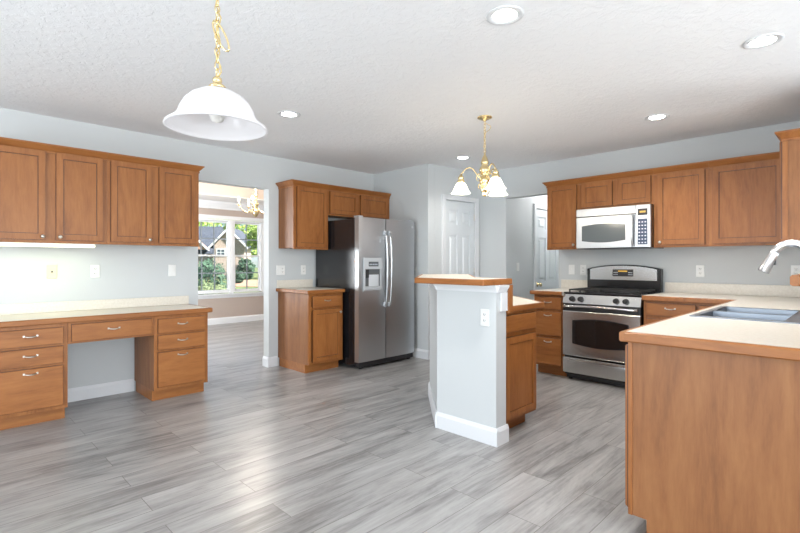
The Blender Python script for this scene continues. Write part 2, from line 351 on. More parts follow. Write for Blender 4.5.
# ---------------------------------------------------------------- interior doors (six panel)
def six_panel_door(name, origin, direction, w, h, swing_knob, hinge_side):
    d = Vector(direction).normalized()
    root = bpy.data.objects.new(name, None); COL.objects.link(root); root.location = (*origin, 0); root.rotation_euler = (0, 0, math.atan2(d.y, d.x)); root['kind'] = 'structure'
    # local: x along the wall, -y towards the room
    mb = MB(); t0, t1 = .012, .047
    cw = w*.29; g = (w-2*cw)/3; cols = [(g, g+cw), (w-g-cw, w-g)]
    rows = [(.22, .80), (.95, 1.60), (1.73, h-.12)]
    core = t0+.015
    mb.box(0.003, w-.003, core, t1, .01, h-.004)
    xs = [0.003, cols[0][0], cols[0][1], cols[1][0], cols[1][1], w-.003]
    mb.box(xs[0], xs[1], t0, core, .01, h-.004).box(xs[2], xs[3], t0, core, .01, h-.004).box(xs[4], xs[5], t0, core, .01, h-.004)
    zs = [.01] + [q for r in rows for q in r] + [h-.004]
    for a, b in cols:
        for k in (0, 2, 4, 6): mb.box(a, b, t0, core, zs[k], zs[k+1])
        for r in rows:
            e = .028
            mb.hexa([(a+e, core, r[0]+e), (b-e, core, r[0]+e), (b-e, core, r[1]-e), (a+e, core, r[1]-e), (a+e+.02, t0+.002, r[0]+e+.02), (b-e-.02, t0+.002, r[0]+e+.02), (b-e-.02, t0+.002, r[1]-e-.02), (a+e+.02, t0+.002, r[1]-e-.02)])
    mb.build('door_leaf', DOORW, root)
    c = .06
    mb = MB(); mb.box(-c, 0, -.018, -.001, .001, h+c).box(w, w+c, -.018, -.001, .001, h+c).box(0, w, -.018, -.001, h, h+c)
    mb.box(-c, -c+.015, -.024, -.018, .001, h+c).box(w+c-.015, w+c, -.024, -.018, .001, h+c).box(-c+.015, w+c-.015, -.024, -.018, h+c-.015, h+c)
    mb.build('casing', TRIM, root)
    kx = .065 if swing_knob == 'l' else w-.065
    mb = MB(); mb.lathe([(0, .012), (.032, .012), (.032, .004), (.012, .0), (.011, -.028), (.022, -.034), (.03, -.045), (.026, -.06), (0, -.066)], (kx, 0, .90), 16, 'y'); mb.build('door_knob', BRASS, root, 'polished brass round knob')
    hx = w-.004 if hinge_side == 'r' else .004
    for z in (.25, 1.06, 1.80):
        MB().tube([(hx, .004, z), (hx, .004, z+.09)], .008, 8).build('hinge', PEWTER, root)
    return root
six_panel_door('door_1', onp(D1a), (pd.x, pd.y), D1b-D1a, D1h, 'l', 'r')
six_panel_door('door_2', (D2a, HW), (1, 0), D2b-D2a, D2h, 'l', 'r')

# ---------------------------------------------------------------- dining windows
def window(name, x0, x1, ncol):
    root = bpy.data.objects.new(name, None); COL.objects.link(root); root.location = (x0, DY, WZ0); root['kind'] = 'structure'
    w, h = x1-x0, WZ1-WZ0; mz = .745
    MB().ring([(0, 0), (w, 0), (w, h), (0, h)], [(.03, .03), (w-.03, .03), (w-.03, h-.03), (.03, h-.03)], -.012, .10, 'y').build('window_frame', TRIM, root)
    for nm, z0, z1, y in (('lower_sash', .031, mz+.02, .03), ('upper_sash', mz-.015, h-.031, .062)):
        a, b = .032, w-.032; e = .032
        sash = MB().ring([(a, z0), (b, z0), (b, z1), (a, z1)], [(a+e, z0+e), (b-e, z0+e), (b-e, z1-e), (a+e, z1-e)], y, y+.028, 'y').build(nm, TRIM, root)
        m = MB()
        for k in range(1, ncol): xx = a+e+(b-a-2*e)*k/ncol; m.box(xx-.011, xx+.011, y+.008, y+.02, z0+e, z1-e)
        zz = (z0+z1)/2; m.box(a+e, b-e, y+.009, y+.019, zz-.011, zz+.011); m.build('muntin', simple('grey_muntin', (.22, .25, .28), .5), sash)
        MB().box(a+e, b-e, y+.013, y+.015, z0+e, z1-e).build('pane', GLASS, sash)
    return root
window('window_1', *WX[0], 3); window('window_2', *WX[1], 2)
mb = MB(); mb.box(3.30, 5.06, DY-.02, DY-.001, WZ1+.005, WZ1+.075).box(4.975, 5.03, DY-.018, DY-.001, WZ0-.03, WZ1).box(4.29, 4.335, DY-.018, DY+.1, WZ0-.02, WZ1).box(3.33, 3.40, DY-.018, DY-.001, WZ0-.03, WZ1)
mb.box(3.28, 5.07, DY-.05, DY+.03, WZ0-.045, WZ0-.015).box(3.31, 5.04, DY-.016, DY-.001, WZ0-.10, WZ0-.046); struct('trim_3', mb, TRIM)

# ---------------------------------------------------------------- cabinets
# local frame: x left to right as you face it, front face frame at y=0, body behind (+y), z up
def pull(mb, x, z, w=.078, y=-.02):
    pts = []
    for i in range(13):
        u = -1+2*i/12; pts.append((x+u*w/2, y-.024*(1-u*u)**.6, z-.004*(1-u*u)))
    mb.tube(pts, [.0034+.0016*(1-abs(-1+2*i/12)) for i in range(13)], 8)
    for s in (-1, 1): mb.box(x+s*w/2-.006, x+s*w/2+.006, y-.004, y, z-.005, z+.008)
    return mb
def add_door(root, x0, x1, z0, z1, knob=None, st=.047):
    mb = MB(); y0, y1 = -.020, -.001
    mb.ring([(x0, z0), (x1, z0), (x1, z1), (x0, z1)], [(x0+st, z0+st), (x1-st, z0+st), (x1-st, z1-st), (x0+st, z1-st)], y0+.003, y1, 'y')
    e = .004; mb.ring([(x0+e, z0+e), (x1-e, z0+e), (x1-e, z1-e), (x0+e, z1-e)], [(x0+st-.001, z0+st-.001), (x1-st+.001, z0+st-.001), (x1-st+.001, z1-st+.001), (x0+st-.001, z1-st+.001)], y0, y0+.0031, 'y')
    a = st; g = .005; mb.box(x0+a+g, x1-a-g, -.012, -.004, z0+a+g, z1-a-g)
    d = mb.build('door', WOOD_V, root)
    MB().ring([(x0+a, z0+a), (x1-a, z0+a), (x1-a, z1-a), (x0+a, z1-a)], [(x0+a+g, z0+a+g), (x1-a-g, z0+a+g), (x1-a-g, z1-a-g), (x0+a+g, z1-a-g)], -.0105, y1, 'y').ring([(x0-.0025, z0-.0025), (x1+.0025, z0-.0025), (x1+.0025, z1+.0025), (x0-.0025, z1+.0025)], [(x0+.004, z0+.004), (x1-.004, z0+.004), (x1-.004, z1-.004), (x0+.004, z1-.004)], -.010, -.0006, 'y').build('glaze_shade_line', GLAZE_SHADE, d, 'dark glazed groove with painted edge shadow')  # inner ring is glaze; outer ring is edge shadow painted dark
    if knob:
        kx, kz = knob
        MB().lathe([(0, -.001), (.007, -.001), (.006, -.012), (.012, -.018), (.015, -.024), (.011, -.031), (0, -.033)], (kx, y0, kz), 14, 'y').build('knob', PEWTER, d)
    return d
def add_drawer(root, x0, x1, z0, z1, handle=True, dark=False, hz=None):
    mb = MB(); mb.box(x0, x1, -.020, -.001, z0, z1, .004, 2)
    d = mb.build('drawer', WOOD_H, root)
    MB().ring([(x0-.0025, z0-.0025), (x1+.0025, z0-.0025), (x1+.0025, z1+.0025), (x0-.0025, z1+.0025)], [(x0+.004, z0+.004), (x1-.004, z0+.004), (x1-.004, z1-.004), (x0+.004, z1-.004)], -.009, -.0006, 'y').build('glaze_shade_line', GLAZE_SHADE, d, 'dark painted edge shadow')  # dark ring paints the shadow line round the drawer front
    if handle: pull(MB(), (x0+x1)/2, hz if hz else (z0+z1)/2+.012).build('handle', PEWTER, d)
    return d
def crown(root, W_, D_, H, eL, eR, vert=False):
    mb = MB(); p = .038
    L, Rr = (-p if eL else 0), (W_+p if eR else W_)
    mb.hexa([(0, -.004, H-.012), (W_, -.004, H-.012), (W_, D_, H-.012), (0, D_, H-.012), (L, -p, H+.030), (Rr, -p, H+.030), (Rr, D_, H+.030), (L, D_, H+.030)])
    mb.box(L-.003 if eL else L, Rr+.003 if eR else Rr, -p-.003, D_, H+.030, H+.040)
    mb.box(0 if not eL else -.006, W_ if not eR else W_+.006, -.010, D_, H-.028, H-.012)
    return mb.build('crown_molding', WOOD_H, root)
def wall_cabinet(label, loc, rz, w, d, h, doors, eL=False, eR=False, crn=True):
    r = thing('wall_cabinet', label, 'cabinet', loc, rz, None)
    mb = MB(); mb.box(0, w, .019, d, .012, h-.002); mb.build('body', PANEL, r)
    xs = sorted({q for a in doors for q in a[:2]})
    mb = MB(); mb.box(0, w, 0, .019, 0, .03).box(0, w, 0, .019, h-.055, h)
    e = [0]
    for (a, b, *_r) in sorted(doors, key=lambda q: q[0]): e += [a+.012, b-.012]
    e.append(w)
    for i in range(0, len(e), 2):
        if e[i+1]-e[i] > .002: mb.box(e[i], e[i+1], .0005, .0185, .03, h-.055)
    mb.build('face_frame', WOOD_V, r)
    for a, b, z0, z1, kn in doors: add_door(r, a, b, z0, z1, kn)
    if crn: crown(r, w, d, h, eL, eR)
    return r
def base_cabinet(name, label, loc, rz, w, d, h, toe=.10, rec=.075, fronts=(), frame=True):
    r = thing(name, label, 'cabinet', loc, rz)
    MB().box(0, w, .019, d, toe, h-.001).build('body', PANEL, r)
    MB().box(.006, w-.006, rec, d-.02, 0, toe-.001).build('toe_kick', WOOD_H, r)
    mb = MB(); zt = [f for f in fronts]
    mb.box(0, w, 0, .018, toe, toe+.03).box(0, w, 0, .018, h-.04, h-.001).box(0, .035, .0005, .0175, toe+.03, h-.04).box(w-.035, w, .0005, .0175, toe+.03, h-.04)
    for zz in sorted({f[4] for f in fronts if f[4] > toe+.06}): mb.box(.035, w-.035, .001, .017, zz-.036, zz+.010)
    mb.build('face_frame', WOOD_V, r)
    for kind, x0, x1, _, z0, z1, extra in [(f[0], f[1], f[2], None, f[4], f[5], f[6]) for f in fronts]:
        if kind == 'door': add_door(r, x0, x1, z0, z1, extra)
        else: add_drawer(r, x0, x1, z0, z1, True, hz=extra)
    return r
FY = 4.395; DH = .757
# desk wall ------------------------------------------------ drawers: (kind, x0, x1, -, z0, z1, handle z)
stack = lambda w: [('drawer', .03, w-.03, 0, .604, .727, None), ('drawer', .03, w-.03, 0, .456, .583, None), ('drawer', .03, w-.03, 0, .130, .434, .40)]
base_cabinet('drawer_cabinet', 'honey wood desk drawer stack left of the knee space, three drawers', (.285, FY, 0), 0, .460, YD-.002-FY, DH, fronts=stack(.460))
base_cabinet('drawer_cabinet', 'honey wood desk drawer stack beside the dining room doorway, three drawers', (1.367, FY, 0), 0, .468, YD-.002-FY, DH, fronts=stack(.468))
r = thing('desk_apron_drawer', 'shallow pencil drawer spanning the desk knee space', 'drawer', (.747, FY, .59))
mb = MB(); mb.box(0, .618, 0, .018, 0, .02).box(0, .618, 0, .018, .146, .166).box(0, .024, 0, .018, .02, .146).box(.594, .618, 0, .018, .02, .146); mb.build('face_frame', WOOD_H, r)
MB().box(.03, .588, .018, .40, .02, .14).build('drawer_box', PANEL, r)
add_drawer(r, .022, .596, .017, .150)
def worktop(name, label, poly, z0, z1, edges, splash=None, group=None):
    """poly CCW laminate outline; edges = list of indices of edges that carry the wood nosing"""
    r = thing(name, label, 'countertop', (0, 0, 0))
    MB().prism(poly, z0, z1).build('laminate_top', LAM, r)
    return r
def nosing(root, pts, z0, z1, t=.024, mat_=WOOD_H):
    """wood strip along an open polyline (outer side to the right of travel)"""
    P = [Vector(p) for p in pts]; n = len(P); outp = []; inn = []
    for i in range(n):
        ds = []
        if i > 0: ds.append((P[i]-P[i-1]).normalized())
        if i < n-1: ds.append((P[i+1]-P[i]).normalized())
        ns = [Vector((d.y, -d.x)) for d in ds]; m = sum(ns, Vector((0, 0))); m = m/(m.dot(ns[0]))
        outp.append(P[i]+m*t); inn.append(P[i]+m*.0006)
    mb = MB(); b = .006
    for i in range(n-1):
        a0, a1, c0, c1 = inn[i], inn[i+1], outp[i], outp[i+1]
        d0 = (c0-a0)*(1-b/t)+a0; d1 = (c1-a1)*(1-b/t)+a1
        prof = [lambda k, z=z0: (*(a0, a1)[k], z), lambda k: (*(d0, d1)[k], z0), lambda k: (*(c0, c1)[k], z0+b), lambda k: (*(c0, c1)[k], z1-b), lambda k: (*(d0, d1)[k], z1), lambda k: (*(a0, a1)[k], z1)]
        lo = [mb.bm.verts.new(f(0)) for f in prof]; hi = [mb.bm.verts.new(f(1)) for f in prof]; q = len(prof)
        fs = [mb.bm.faces.new(lo[::-1]), mb.bm.faces.new(hi)] + [mb.bm.faces.new((lo[j], lo[(j+1) % q], hi[(j+1) % q], hi[j])) for j in range(q)]
        bmesh.ops.recalc_face_normals(mb.bm, faces=fs)
    return mb.build('wood_edge', mat_, root, 'wood edge strip')
r = worktop('desk_countertop', 'beige laminate desktop with wood edge along the left wall', [(.26, 4.39), (1.845, 4.39), (1.845, YD-.002), (.26, YD-.002)], .759, .799, None)
nosing(r, [(.26, 4.39), (1.845, 4.39), (1.845, YD-.002)], .757, .799)
MB().box(.26, 1.866, YD-.021, YD-.002, .7995, .885, .002).build('backsplash', LAM, r)
# upper cabinets on the desk wall
UB, UH = 1.38, .745
UD = YD-.002-4.632
wall_cabinet('brown wood wall cabinet above the desk with the under cabinet light', (.254, 4.632, UB), 0, .809, UD, UH, [(.055, .385, .025, .729, (.363, .05)), (.453, .781, .025, .729, (.475, .05))])
wall_cabinet('brown wood two door wall cabinet ending at the dining room doorway', (1.064, 4.632, UB), 0, .782, UD, UH, [(.028, .354, .025, .729, (.332, .05)), (.417, .752, .025, .729, None)], eR=True)
r = thing('under_cabinet_light', 'long lit strip light under the wall cabinet over the desk', 'light', (.30, 4.66, UB))
MB().box(0, .69, 0, .09, -.004, -.0005).build('housing', TRIM, r)
MB().box(.005, .685, -.004, .085, -.030, -.005, .006).build('diffuser', TUBE, r)
l = bpy.data.lights.new('strip_glow', 'AREA'); l.shape = 'RECTANGLE'; l.size = .66; l.size_y = .06; l.energy = .75; l.color = (.97, 1, .62); o = bpy.data.objects.new('strip_glow', l); COL.objects.link(o); o.parent = r; o.location = (.345, .05, -.035)
# fridge side group
wall_cabinet('tall single door wall cabinet left of the fridge', (2.912, 4.632, UB), 0, .486, UD, UH, [(.042, .462, .025, .722, None)], eL=True)
wall_cabinet('short two door wall cabinet above the fridge', (3.399, 4.632, 1.80), 0, 1.026, UD, .325, [(.022, .455, .022, .292, None), (.505, .985, .022, .292, None)])
base_cabinet('base_cabinet', 'small base cabinet with one drawer and door left of the fridge', (2.905, 4.32, 0), 0, .472, YD-.002-4.32, .88, fronts=[('drawer', .05, .44, 0, .725, .852, None), ('door', .05, .44, 0, .125, .70, (.415, .66))])
r = worktop('countertop', 'small beige countertop beside the fridge', [(2.90, 4.312), (3.386, 4.312), (3.386, YD-.002), (2.90, YD-.002)], .8815, .921, None)
nosing(r, [(2.90, YD-.002), (2.90, 4.312), (3.386, 4.312)], .8815, .921)
MB().box(2.885, 3.386, YD-.021, YD-.002, .9215, 1.015, .002).build('backsplash', LAM, r)

# stove wall uppers (rz=-90: local x runs towards -y)
UXF = 5.072; UDS = XS-.002-UXF
US = 1.372
wall_cabinet('narrow wall cabinet left of the microwave', (UXF, 2.645, US), -90, .386, UDS, UH, [(.015, .355, .025, .722, (.332, .05))], eL=True)
wall_cabinet('short two door wall cabinet above the microwave', (UXF, 2.258, 1.805), -90, .753, UDS, UH-(1.805-US), [(.028, .353, .022, .285, None), (.407, .728, .022, .285, None)])
wall_cabinet('tall wall cabinet right of the microwave', (UXF, 1.504, US), -90, .466, UDS, UH, [(.036, .435, .025, .722, (.064, .05))])
wall_cabinet('wide wall cabinet over the counter corner near the faucet', (UXF, 1.037, US), -90, .59, UDS, UH, [(.031, .535, .025, .722, None)])
r = wall_cabinet('wall cabinet at the right frame edge showing its end panel', (5.034, .432, US), 180, .734, .299, UH, [(.03, .36, .025, .722, None), (.39, .71, .025, .722, None)], eR=True)
MB().box(.7345, .7415, -.001, .03, .002, UH-.03).build('end_stile', WOOD_V, r)
MB().box(.7345, .7395, .031, .298, .002, UH-.03).build('end_panel', PANEL, r)
# stove wall bases
BXF = 4.745; BD = XS-.002-BXF; BH = .874
ds3 = lambda a, b: [('drawer', a, b, 0, .72, .85, None), ('drawer', a, b, 0, .435, .69, .655), ('drawer', a, b, 0, .125, .405, .37)]
base_cabinet('drawer_cabinet', 'narrow three drawer base cabinet left of the range', (BXF, 2.63, 0), -90, .345, BD, BH, fronts=ds3(.02, .325))
base_cabinet('drawer_cabinet', 'base cabinet with drawers between the range and the counter corner', (BXF, 1.495, 0), -90, .69, BD, BH, fronts=[('drawer', .03, .425, 0, .735, .85, None), ('door', .03, .425, 0, .125, .70, None), ('drawer', .455, .66, 0, .735, .85, None), ('door', .455, .66, 0, .125, .70, None)])
CT0, CT1 = .876, .916
r = worktop('countertop', 'short beige countertop left of the range', [(4.715, 2.286), (XS-.002, 2.286), (XS-.002, 2.63), (4.715, 2.63)], CT0, CT1, None)
nosing(r, [(XS-.002, 2.63), (4.715, 2.63), (4.715, 2.286)], CT0, CT1, mat_=WOOD_HY)
MB().box(XS-.021, XS-.002, 2.286, 2.63, CT1+.0005, 1.02, .002).build('backsplash', LAM, r)
# sink run base
SF = .758
r = thing('sink_base_cabinet', 'long sink base cabinet with a plain wood end panel facing the room', 'cabinet', (5.40, SF, 0), 180)
SW = 5.40-2.203
mb = MB(); mb.box(0, SW-.021, .019, .62, .10, .13).box(0, SW-.021, .60, .62, .13, BH-.001).box(0, .02, .019, .60, .13, BH-.001); mb.build('body', PANEL, r)
MB().box(.01, SW-.021, .075, .60, 0, .099).build('toe_kick', WOOD_H, r)
mb = MB(); mb.prism([(0, .10), (.0, BH-.001), (-.62, BH-.001), (-.62, .0), (-.075, .0), (-.075, .10)], SW-.02, SW, 'x')
# flip to +y depth
for v in mb.bm.verts: v.co.y = -v.co.y
bmesh.ops.recalc_face_normals(mb.bm, faces=mb.bm.faces[:]); mb.build('end_panel', PANEL, r, 'plain wood grain end panel')
MB().box(SW+.0005, SW+.004, .0, .018, .10, BH-.001).build('end_stile', WOOD_V, r)
mb = MB(); mb.box(.66, SW-.021, 0, .018, .10, .13).box(.66, SW-.021, 0, .018, BH-.05, BH-.001)
xs = [.66, 1.13, 1.60, 2.07, 2.54, 3.01, SW-.021]
for x in xs: mb.box(max(.66, x-.025), min(SW-.021, x+.025), .0005, .0175, .13, BH-.05)
mb.build('face_frame', WOOD_V, r)
for a, b in zip(xs[:-2], xs[1:-1]):
    add_door(r, a+.015, b-.015, .125, .70, None); add_drawer(r, a+.015, b-.015, .725, .85)
add_door(r, 3.02, SW-.015, .125, .85, None, .03)
# L-shaped worktop with a cut-out for the sink
SX0, SX1, SY0, SY1 = 3.06, 3.84, .285, .70
r = thing('countertop', 'L shaped beige countertop around the sink and counter corner', 'countertop')
mb = MB(); X0, X1, Y0, Y1 = 2.185, XS-.002, .133, .762
mb.box(X0, SX0, Y0, Y1, CT0, CT1).box(SX1, X1, Y0, Y1, CT0, CT1).box(SX0, SX1, Y0, SY0, CT0, CT1).box(SX0, SX1, SY1, Y1, CT0, CT1).box(4.712, X1, Y1, 1.495, CT0, CT1)
bmesh.ops.remove_doubles(mb.bm, verts=mb.bm.verts[:], dist=1e-5)
mb.build('laminate_top', LAM, r)
nosing(r, [(X0, Y0), (X0, Y1)][::-1], CT0-.004, CT1, mat_=WOOD_HY)
nosing(r, [(4.712, 1.495), (4.712, Y1), (X0-.02, Y1)], CT0-.004, CT1, .022)
mb = MB(); mb.box(XS-.021, XS-.002, .155, 1.495, CT1+.0005, 1.02, .002).box(X0+.03, XS-.022, .133, .152, CT1+.0005, 1.02, .002); mb.build('backsplash', LAM, r)
# sink
r = thing('kitchen_sink', 'double bowl stainless steel sink set in the counter', 'sink', (SX0, SY0, CT1))
w, d = SX1-SX0, SY1-SY0; bw_ = (w-.03)/2
def bowl(mb, x0, x1, y0, y1, z1, dep):
    e = .03
    a = [(x0, y0), (x1, y0), (x1, y1), (x0, y1)]; b = [(x0+e, y0+e), (x1-e, y0+e), (x1-e, y1-e), (x0+e, y1-e)]
    top = [mb.bm.verts.new((*p, z1)) for p in a]; mid = [mb.bm.verts.new((*p, z1-dep+.02)) for p in [(x0+.012, y0+.012), (x1-.012, y0+.012), (x1-.012, y1-.012), (x0+.012, y1-.012)]]; bot = [mb.bm.verts.new((*p, z1-dep)) for p in b]
    fs = []
    for U, V in ((top, mid), (mid, bot)):
        for i in range(4): fs.append(mb.bm.faces.new((U[i], V[i], V[(i+1) % 4], U[(i+1) % 4])))
    fs.append(mb.bm.faces.new(bot)); return mb
mb = MB(); rim = [(-.018, -.08), (w+.018, -.08), (w+.018, d+.018), (-.018, d+.018)]
for p in ((-.018, .018, -.08, d+.018), (w-.018, w+.018, -.08, d+.018), (.018, w-.018, -.08, .018), (.018, w-.018, d-.018, d+.018), (w/2-.015, w/2+.015, .018, d-.018)): mb.box(*p, .0008, .007)
mb.build('rim', STEELD, r)
for x0, x1 in ((.018, w/2-.015), (w/2+.015, w-.018)):
    b_ = bowl(MB(), x0, x1, .018, d-.018, .004, .17).build('bowl', STEELD, r)
    MB().lathe([(0, -.164), (.04, -.164), (.045, -.1655)], ((x0+x1)/2, d/2, 0), 16).build('drain', CHROME, b_)
# faucet
FXC = 3.45
r = thing('faucet', 'chrome gooseneck pull down faucet behind the sink', 'faucet', (FXC, .222, CT1+.0082))
MB().lathe([(.0, 0), (.029, 0), (.029, .008), (.024, .02), (.022, .10), (.019, .11), (0, .11)], (0, 0, 0), 20).build('base', CHROME, r)
R_, zc = .085, .312
pts = [(0, 0, .105), (0, 0, .2), (0, 0, zc)] + [(0, R_-R_*math.cos(a), zc+R_*math.sin(a)*1.12) for a in [math.pi*k/24 for k in range(1, 21)]]
MB().tube(pts, .022, 14).build('spout', CHROME, r)
e0 = Vector(pts[-1]); dr = Vector((0, .42, -.907)).normalized()
hd = MB().tube([e0-dr*.005, e0+dr*.02, e0+dr*.07, e0+dr*.12, e0+dr*.126], [.0220, .0225, .0260, .031, .028], 16).build('spray_head', CHROME, r)
c_ = e0+dr*.06; MB().box(c_.x-.008, c_.x+.008, c_.y-.030, c_.y-.018, c_.z-.022, c_.z+.02, .003).build('spray_button', BLACKM, hd)
MB().tube([(-.02, 0, .07), (-.05, .0, .085), (-.10, .01, .12)], [.010, .008, .006], 10).build('lever', CHROME, r)
# raised ledge on the half wall
r = thing('ledge_cap', 'wood edged ledge on the half wall at the right frame edge', 'ledge')
MB().box(2.075, 4.24, -.10, .165, 1.142, 1.179).build('laminate_top', LAM, r)
nosing(r, [(2.075, .165), (2.075, -.10)], 1.142, 1.1795, .022, WOOD_HY); nosing(r, [(4.24, .165), (2.053, .165)], 1.142, 1.1795, .022)

# ---------------------------------------------------------------- island
IW = [(2.655, 1.75), (2.775, 1.75), (2.775, 2.215), (3.355, 2.795), (3.27, 2.88), (2.655, 2.265)]
BT0, BT1 = 1.0725, 1.113
struct('wall_island', MB().prism(IW, 0, BT0-.001), WALL)
baseboard('baseboard_island', [((2.655, 2.265+.006), (2.655, 1.75-.016)), ((2.6552, 1.75), (2.775+.012, 1.75)), ((3.27, 2.88), (2.655-.012, 2.265-.012))], .118)
mb = MB()
def cove(a, b):
    a, b = Vector(a), Vector(b); d = (b-a).normalized(); n = Vector((d.y, -d.x))
    prof = [(.001, BT0-.05), (.010, BT0-.05), (.014, BT0-.035), (.028, BT0-.012), (.028, BT0-.002), (.001, BT0-.002)]
    lo = [mb.bm.verts.new((*(a+n*o), z)) for o, z in prof]; hi = [mb.bm.verts.new((*(b+n*o), z)) for o, z in prof]; q = len(prof)
    fs = [mb.bm.faces.new(lo[::-1]), mb.bm.faces.new(hi)] + [mb.bm.faces.new((lo[j], lo[(j+1) % q], hi[(j+1) % q], hi[j])) for j in range(q)]
    bmesh.ops.recalc_face_normals(mb.bm, faces=fs)
cove((2.655, 2.268), (2.655, 1.735)); cove((3.27, 2.88), (2.645, 2.255)); cove((2.6555, 1.75), (2.774, 1.75))
mb.box(2.70, 2.774, 1.737, 1.749, .895, BT0-.052); struct('trim_4', mb, TRIM)
bar = [(2.50, 1.742), (2.845, 1.742), (2.87, 2.06), (3.60, 2.66), (3.35, 3.06), (2.495, 2.345)]
r = thing('bar_top', 'raised beige bar top with wood edge on the island half wall', 'countertop')
mb = MB(); mb.prism(offset_poly(bar, .021), BT0, BT1); mb.build('laminate_top', LAM, r)
mb = MB(); mb.ring(bar, offset_poly(bar, .0205), BT0, BT1+.0003); o = mb.build('wood_edge', WOOD_HY, r, 'wood edge strip')
bv = o.modifiers.new('round', 'BEVEL'); bv.width = .006; bv.segments = 2
lc = [(2.832, 1.765), (3.34, 1.765), (3.84, 2.33), (3.395, 2.785), (2.832, 2.222)]
r = thing('countertop', 'lower beige island countertop behind the raised bar', 'countertop')
MB().prism(offset_poly(lc, .022), CT0, CT1).build('laminate_top', LAM, r)
o = MB().ring(lc, offset_poly(lc, .0215), CT0, CT1+.0003).build('wood_edge', WOOD_H, r, 'wood edge strip'); bv = o.modifiers.new('round', 'BEVEL'); bv.width = .006; bv.segments = 2
r = thing('island_splash', 'upright wood edged splash strip between island counter and bar top', 'backsplash')
MB().box(2.777, 2.829, 1.765, 2.20, CT0+.0005, BT0-.002).build('laminate_panel', LAM, r); MB().box(2.777, 2.829, 1.728, 1.7645, CT0+.0005, BT0-.002, .003).build('wood_edge', WOOD_V, r)
r = thing('island_cabinet', 'island base cabinet with one drawer and one door', 'cabinet', (2.79, 1.793, 0))
bp_ = [(0, .019), (.47, .019), (.95, .54), (.585, .955), (.012, .395), (.0, .38)]
MB().prism(bp_, .10, CT0-.001).build('body', PANEL, r)
MB().prism([(.01, .075), (.44, .075), (.86, .54), (.57, .86), (.01, .32)], 0, .099).build('toe_kick', WOOD_H, r)
mb = MB(); mb.box(0, .47, 0, .018, .10, .13).box(0, .47, 0, .018, .70, .725).box(0, .47, 0, .018, .855, CT0-.001).box(0, .03, .0005, .0175, .13, .855).box(.44, .47, .0005, .0175, .13, .855); mb.build('face_frame', WOOD_V, r)
add_drawer(r, .025, .445, .73, .85, False); add_door(r, .025, .445, .122, .695, None)

# ---------------------------------------------------------------- refrigerator
r = thing('refrigerator', 'stainless side by side refrigerator with black sides', 'refrigerator', (3.42, 4.08, 0))
FW, FH, SP = .925, 1.745, .425
MB().box(.004, FW-.004, .078, .85, .03, FH-.012, .006).build('cabinet_body', BLACK, r, 'black cabinet sides')
def fdoor(x0, x1):
    mb = MB(); n = 8; pts = [(x0, .072)]
    for i in range(n+1):
        u = i/n; pts.append((x0+.004+(x1-x0-.008)*u, .006-.010*math.sin(math.pi*u)**.8 if True else 0))
    pts.append((x1, .072)); mb.prism(pts, .085, FH); return mb
ld = fdoor(0, SP-.003).build('freezer_door', STEELF, r); rd = fdoor(SP+.003, FW).build('fridge_door', STEELF, r)
for x, par in ((SP-.035, ld), (SP+.035, rd)):
    pts = [(x, -.012-.050*math.sin(math.pi*(.07+.86*i/20))**.5, .72+.86*i/20) for i in range(21)]
    MB().tube(pts, .011, 10).build('handle', STEELF, par)
    for z in (.70, 1.55): MB().box(x-.016, x+.016, -.034, .0, z, z+.055, .006).build('handle_mount', GREYP, par)
dx0, dx1, dz0, dz1 = .055, .345, .90, 1.28
mb = MB(); mb.ring([(dx0, dz0), (dx1, dz0), (dx1, dz1), (dx0, dz1)], [(dx0+.03, dz0+.05), (dx1-.03, dz0+.05), (dx1-.03, dz1-.13), (dx0+.03, dz1-.13)], -.016, -.0055, 'y')
dp = mb.build('dispenser', GREYP, ld, 'grey ice and water dispenser')
MB().box(dx0+.08, dx1-.06, -.0185, -.0165, dz1-.10, dz1-.045).build('control_display', DGREY, dp)
mb = MB()
for k in range(5): mb.box(dx0+.09+k*.026, dx0+.108+k*.026, -.0195, -.0186, dz1-.082, dz1-.07)
mb.build('buttons', BUTTON, dp)
mb = MB(); mb.box(dx0+.031, dx1-.031, -.0075, -.0055, dz0+.051, dz1-.131); mb.build('recess_back', DGREY, dp)
MB().lathe([(.0, 0), (.075, 0), (.07, .14), (.062, .17), (0, .17)], (dx0+.165, -.008, dz0+.052), 20).build('cradle', GREYL, dp) if False else None
mb = MB(); n = 12; arc = [(dx0+.165+.078*math.cos(math.pi*(1+k/n)), -.0078+.010*math.sin(math.pi*(1+k/n))) for k in range(n+1)]; mb.prism(arc, dz0+.052, dz0+.185); mb.build('paddle', GREYL, dp)
MB().box(dx0+.045, dx0+.085, -.015, -.008, dz0+.15, dz1-.135).build('spout_lever', BLACKM, dp)
MB().box(dx0+.02, dx1-.02, -.026, -.0165, dz0+.02, dz0+.045, .003).build('drip_tray', GREYP, dp)
MB().box(.01, FW-.01, .02, .077, .025, .082, .004).build('base_grille', BLACKM, r)
for x in (.07, FW-.07): MB().lathe([(0, -.015), (.025, -.015), (.025, .015), (0, .015)], (x, .05, .0255), 14, 'x').build('wheel', BLACKM, r)
for x in (.05, FW-.05): MB().box(x-.035, x+.035, .02, .11, FH+.0005, FH+.018, .005).build('hinge_cover', GREYP, r)
MB().lathe([(0, -.0045), (.014, -.0045), (.016, -.0025), (.016, .002), (0, .002)], (FW-.045, .001, FH-.07), 18, 'y').build('badge', CHROME, rd)

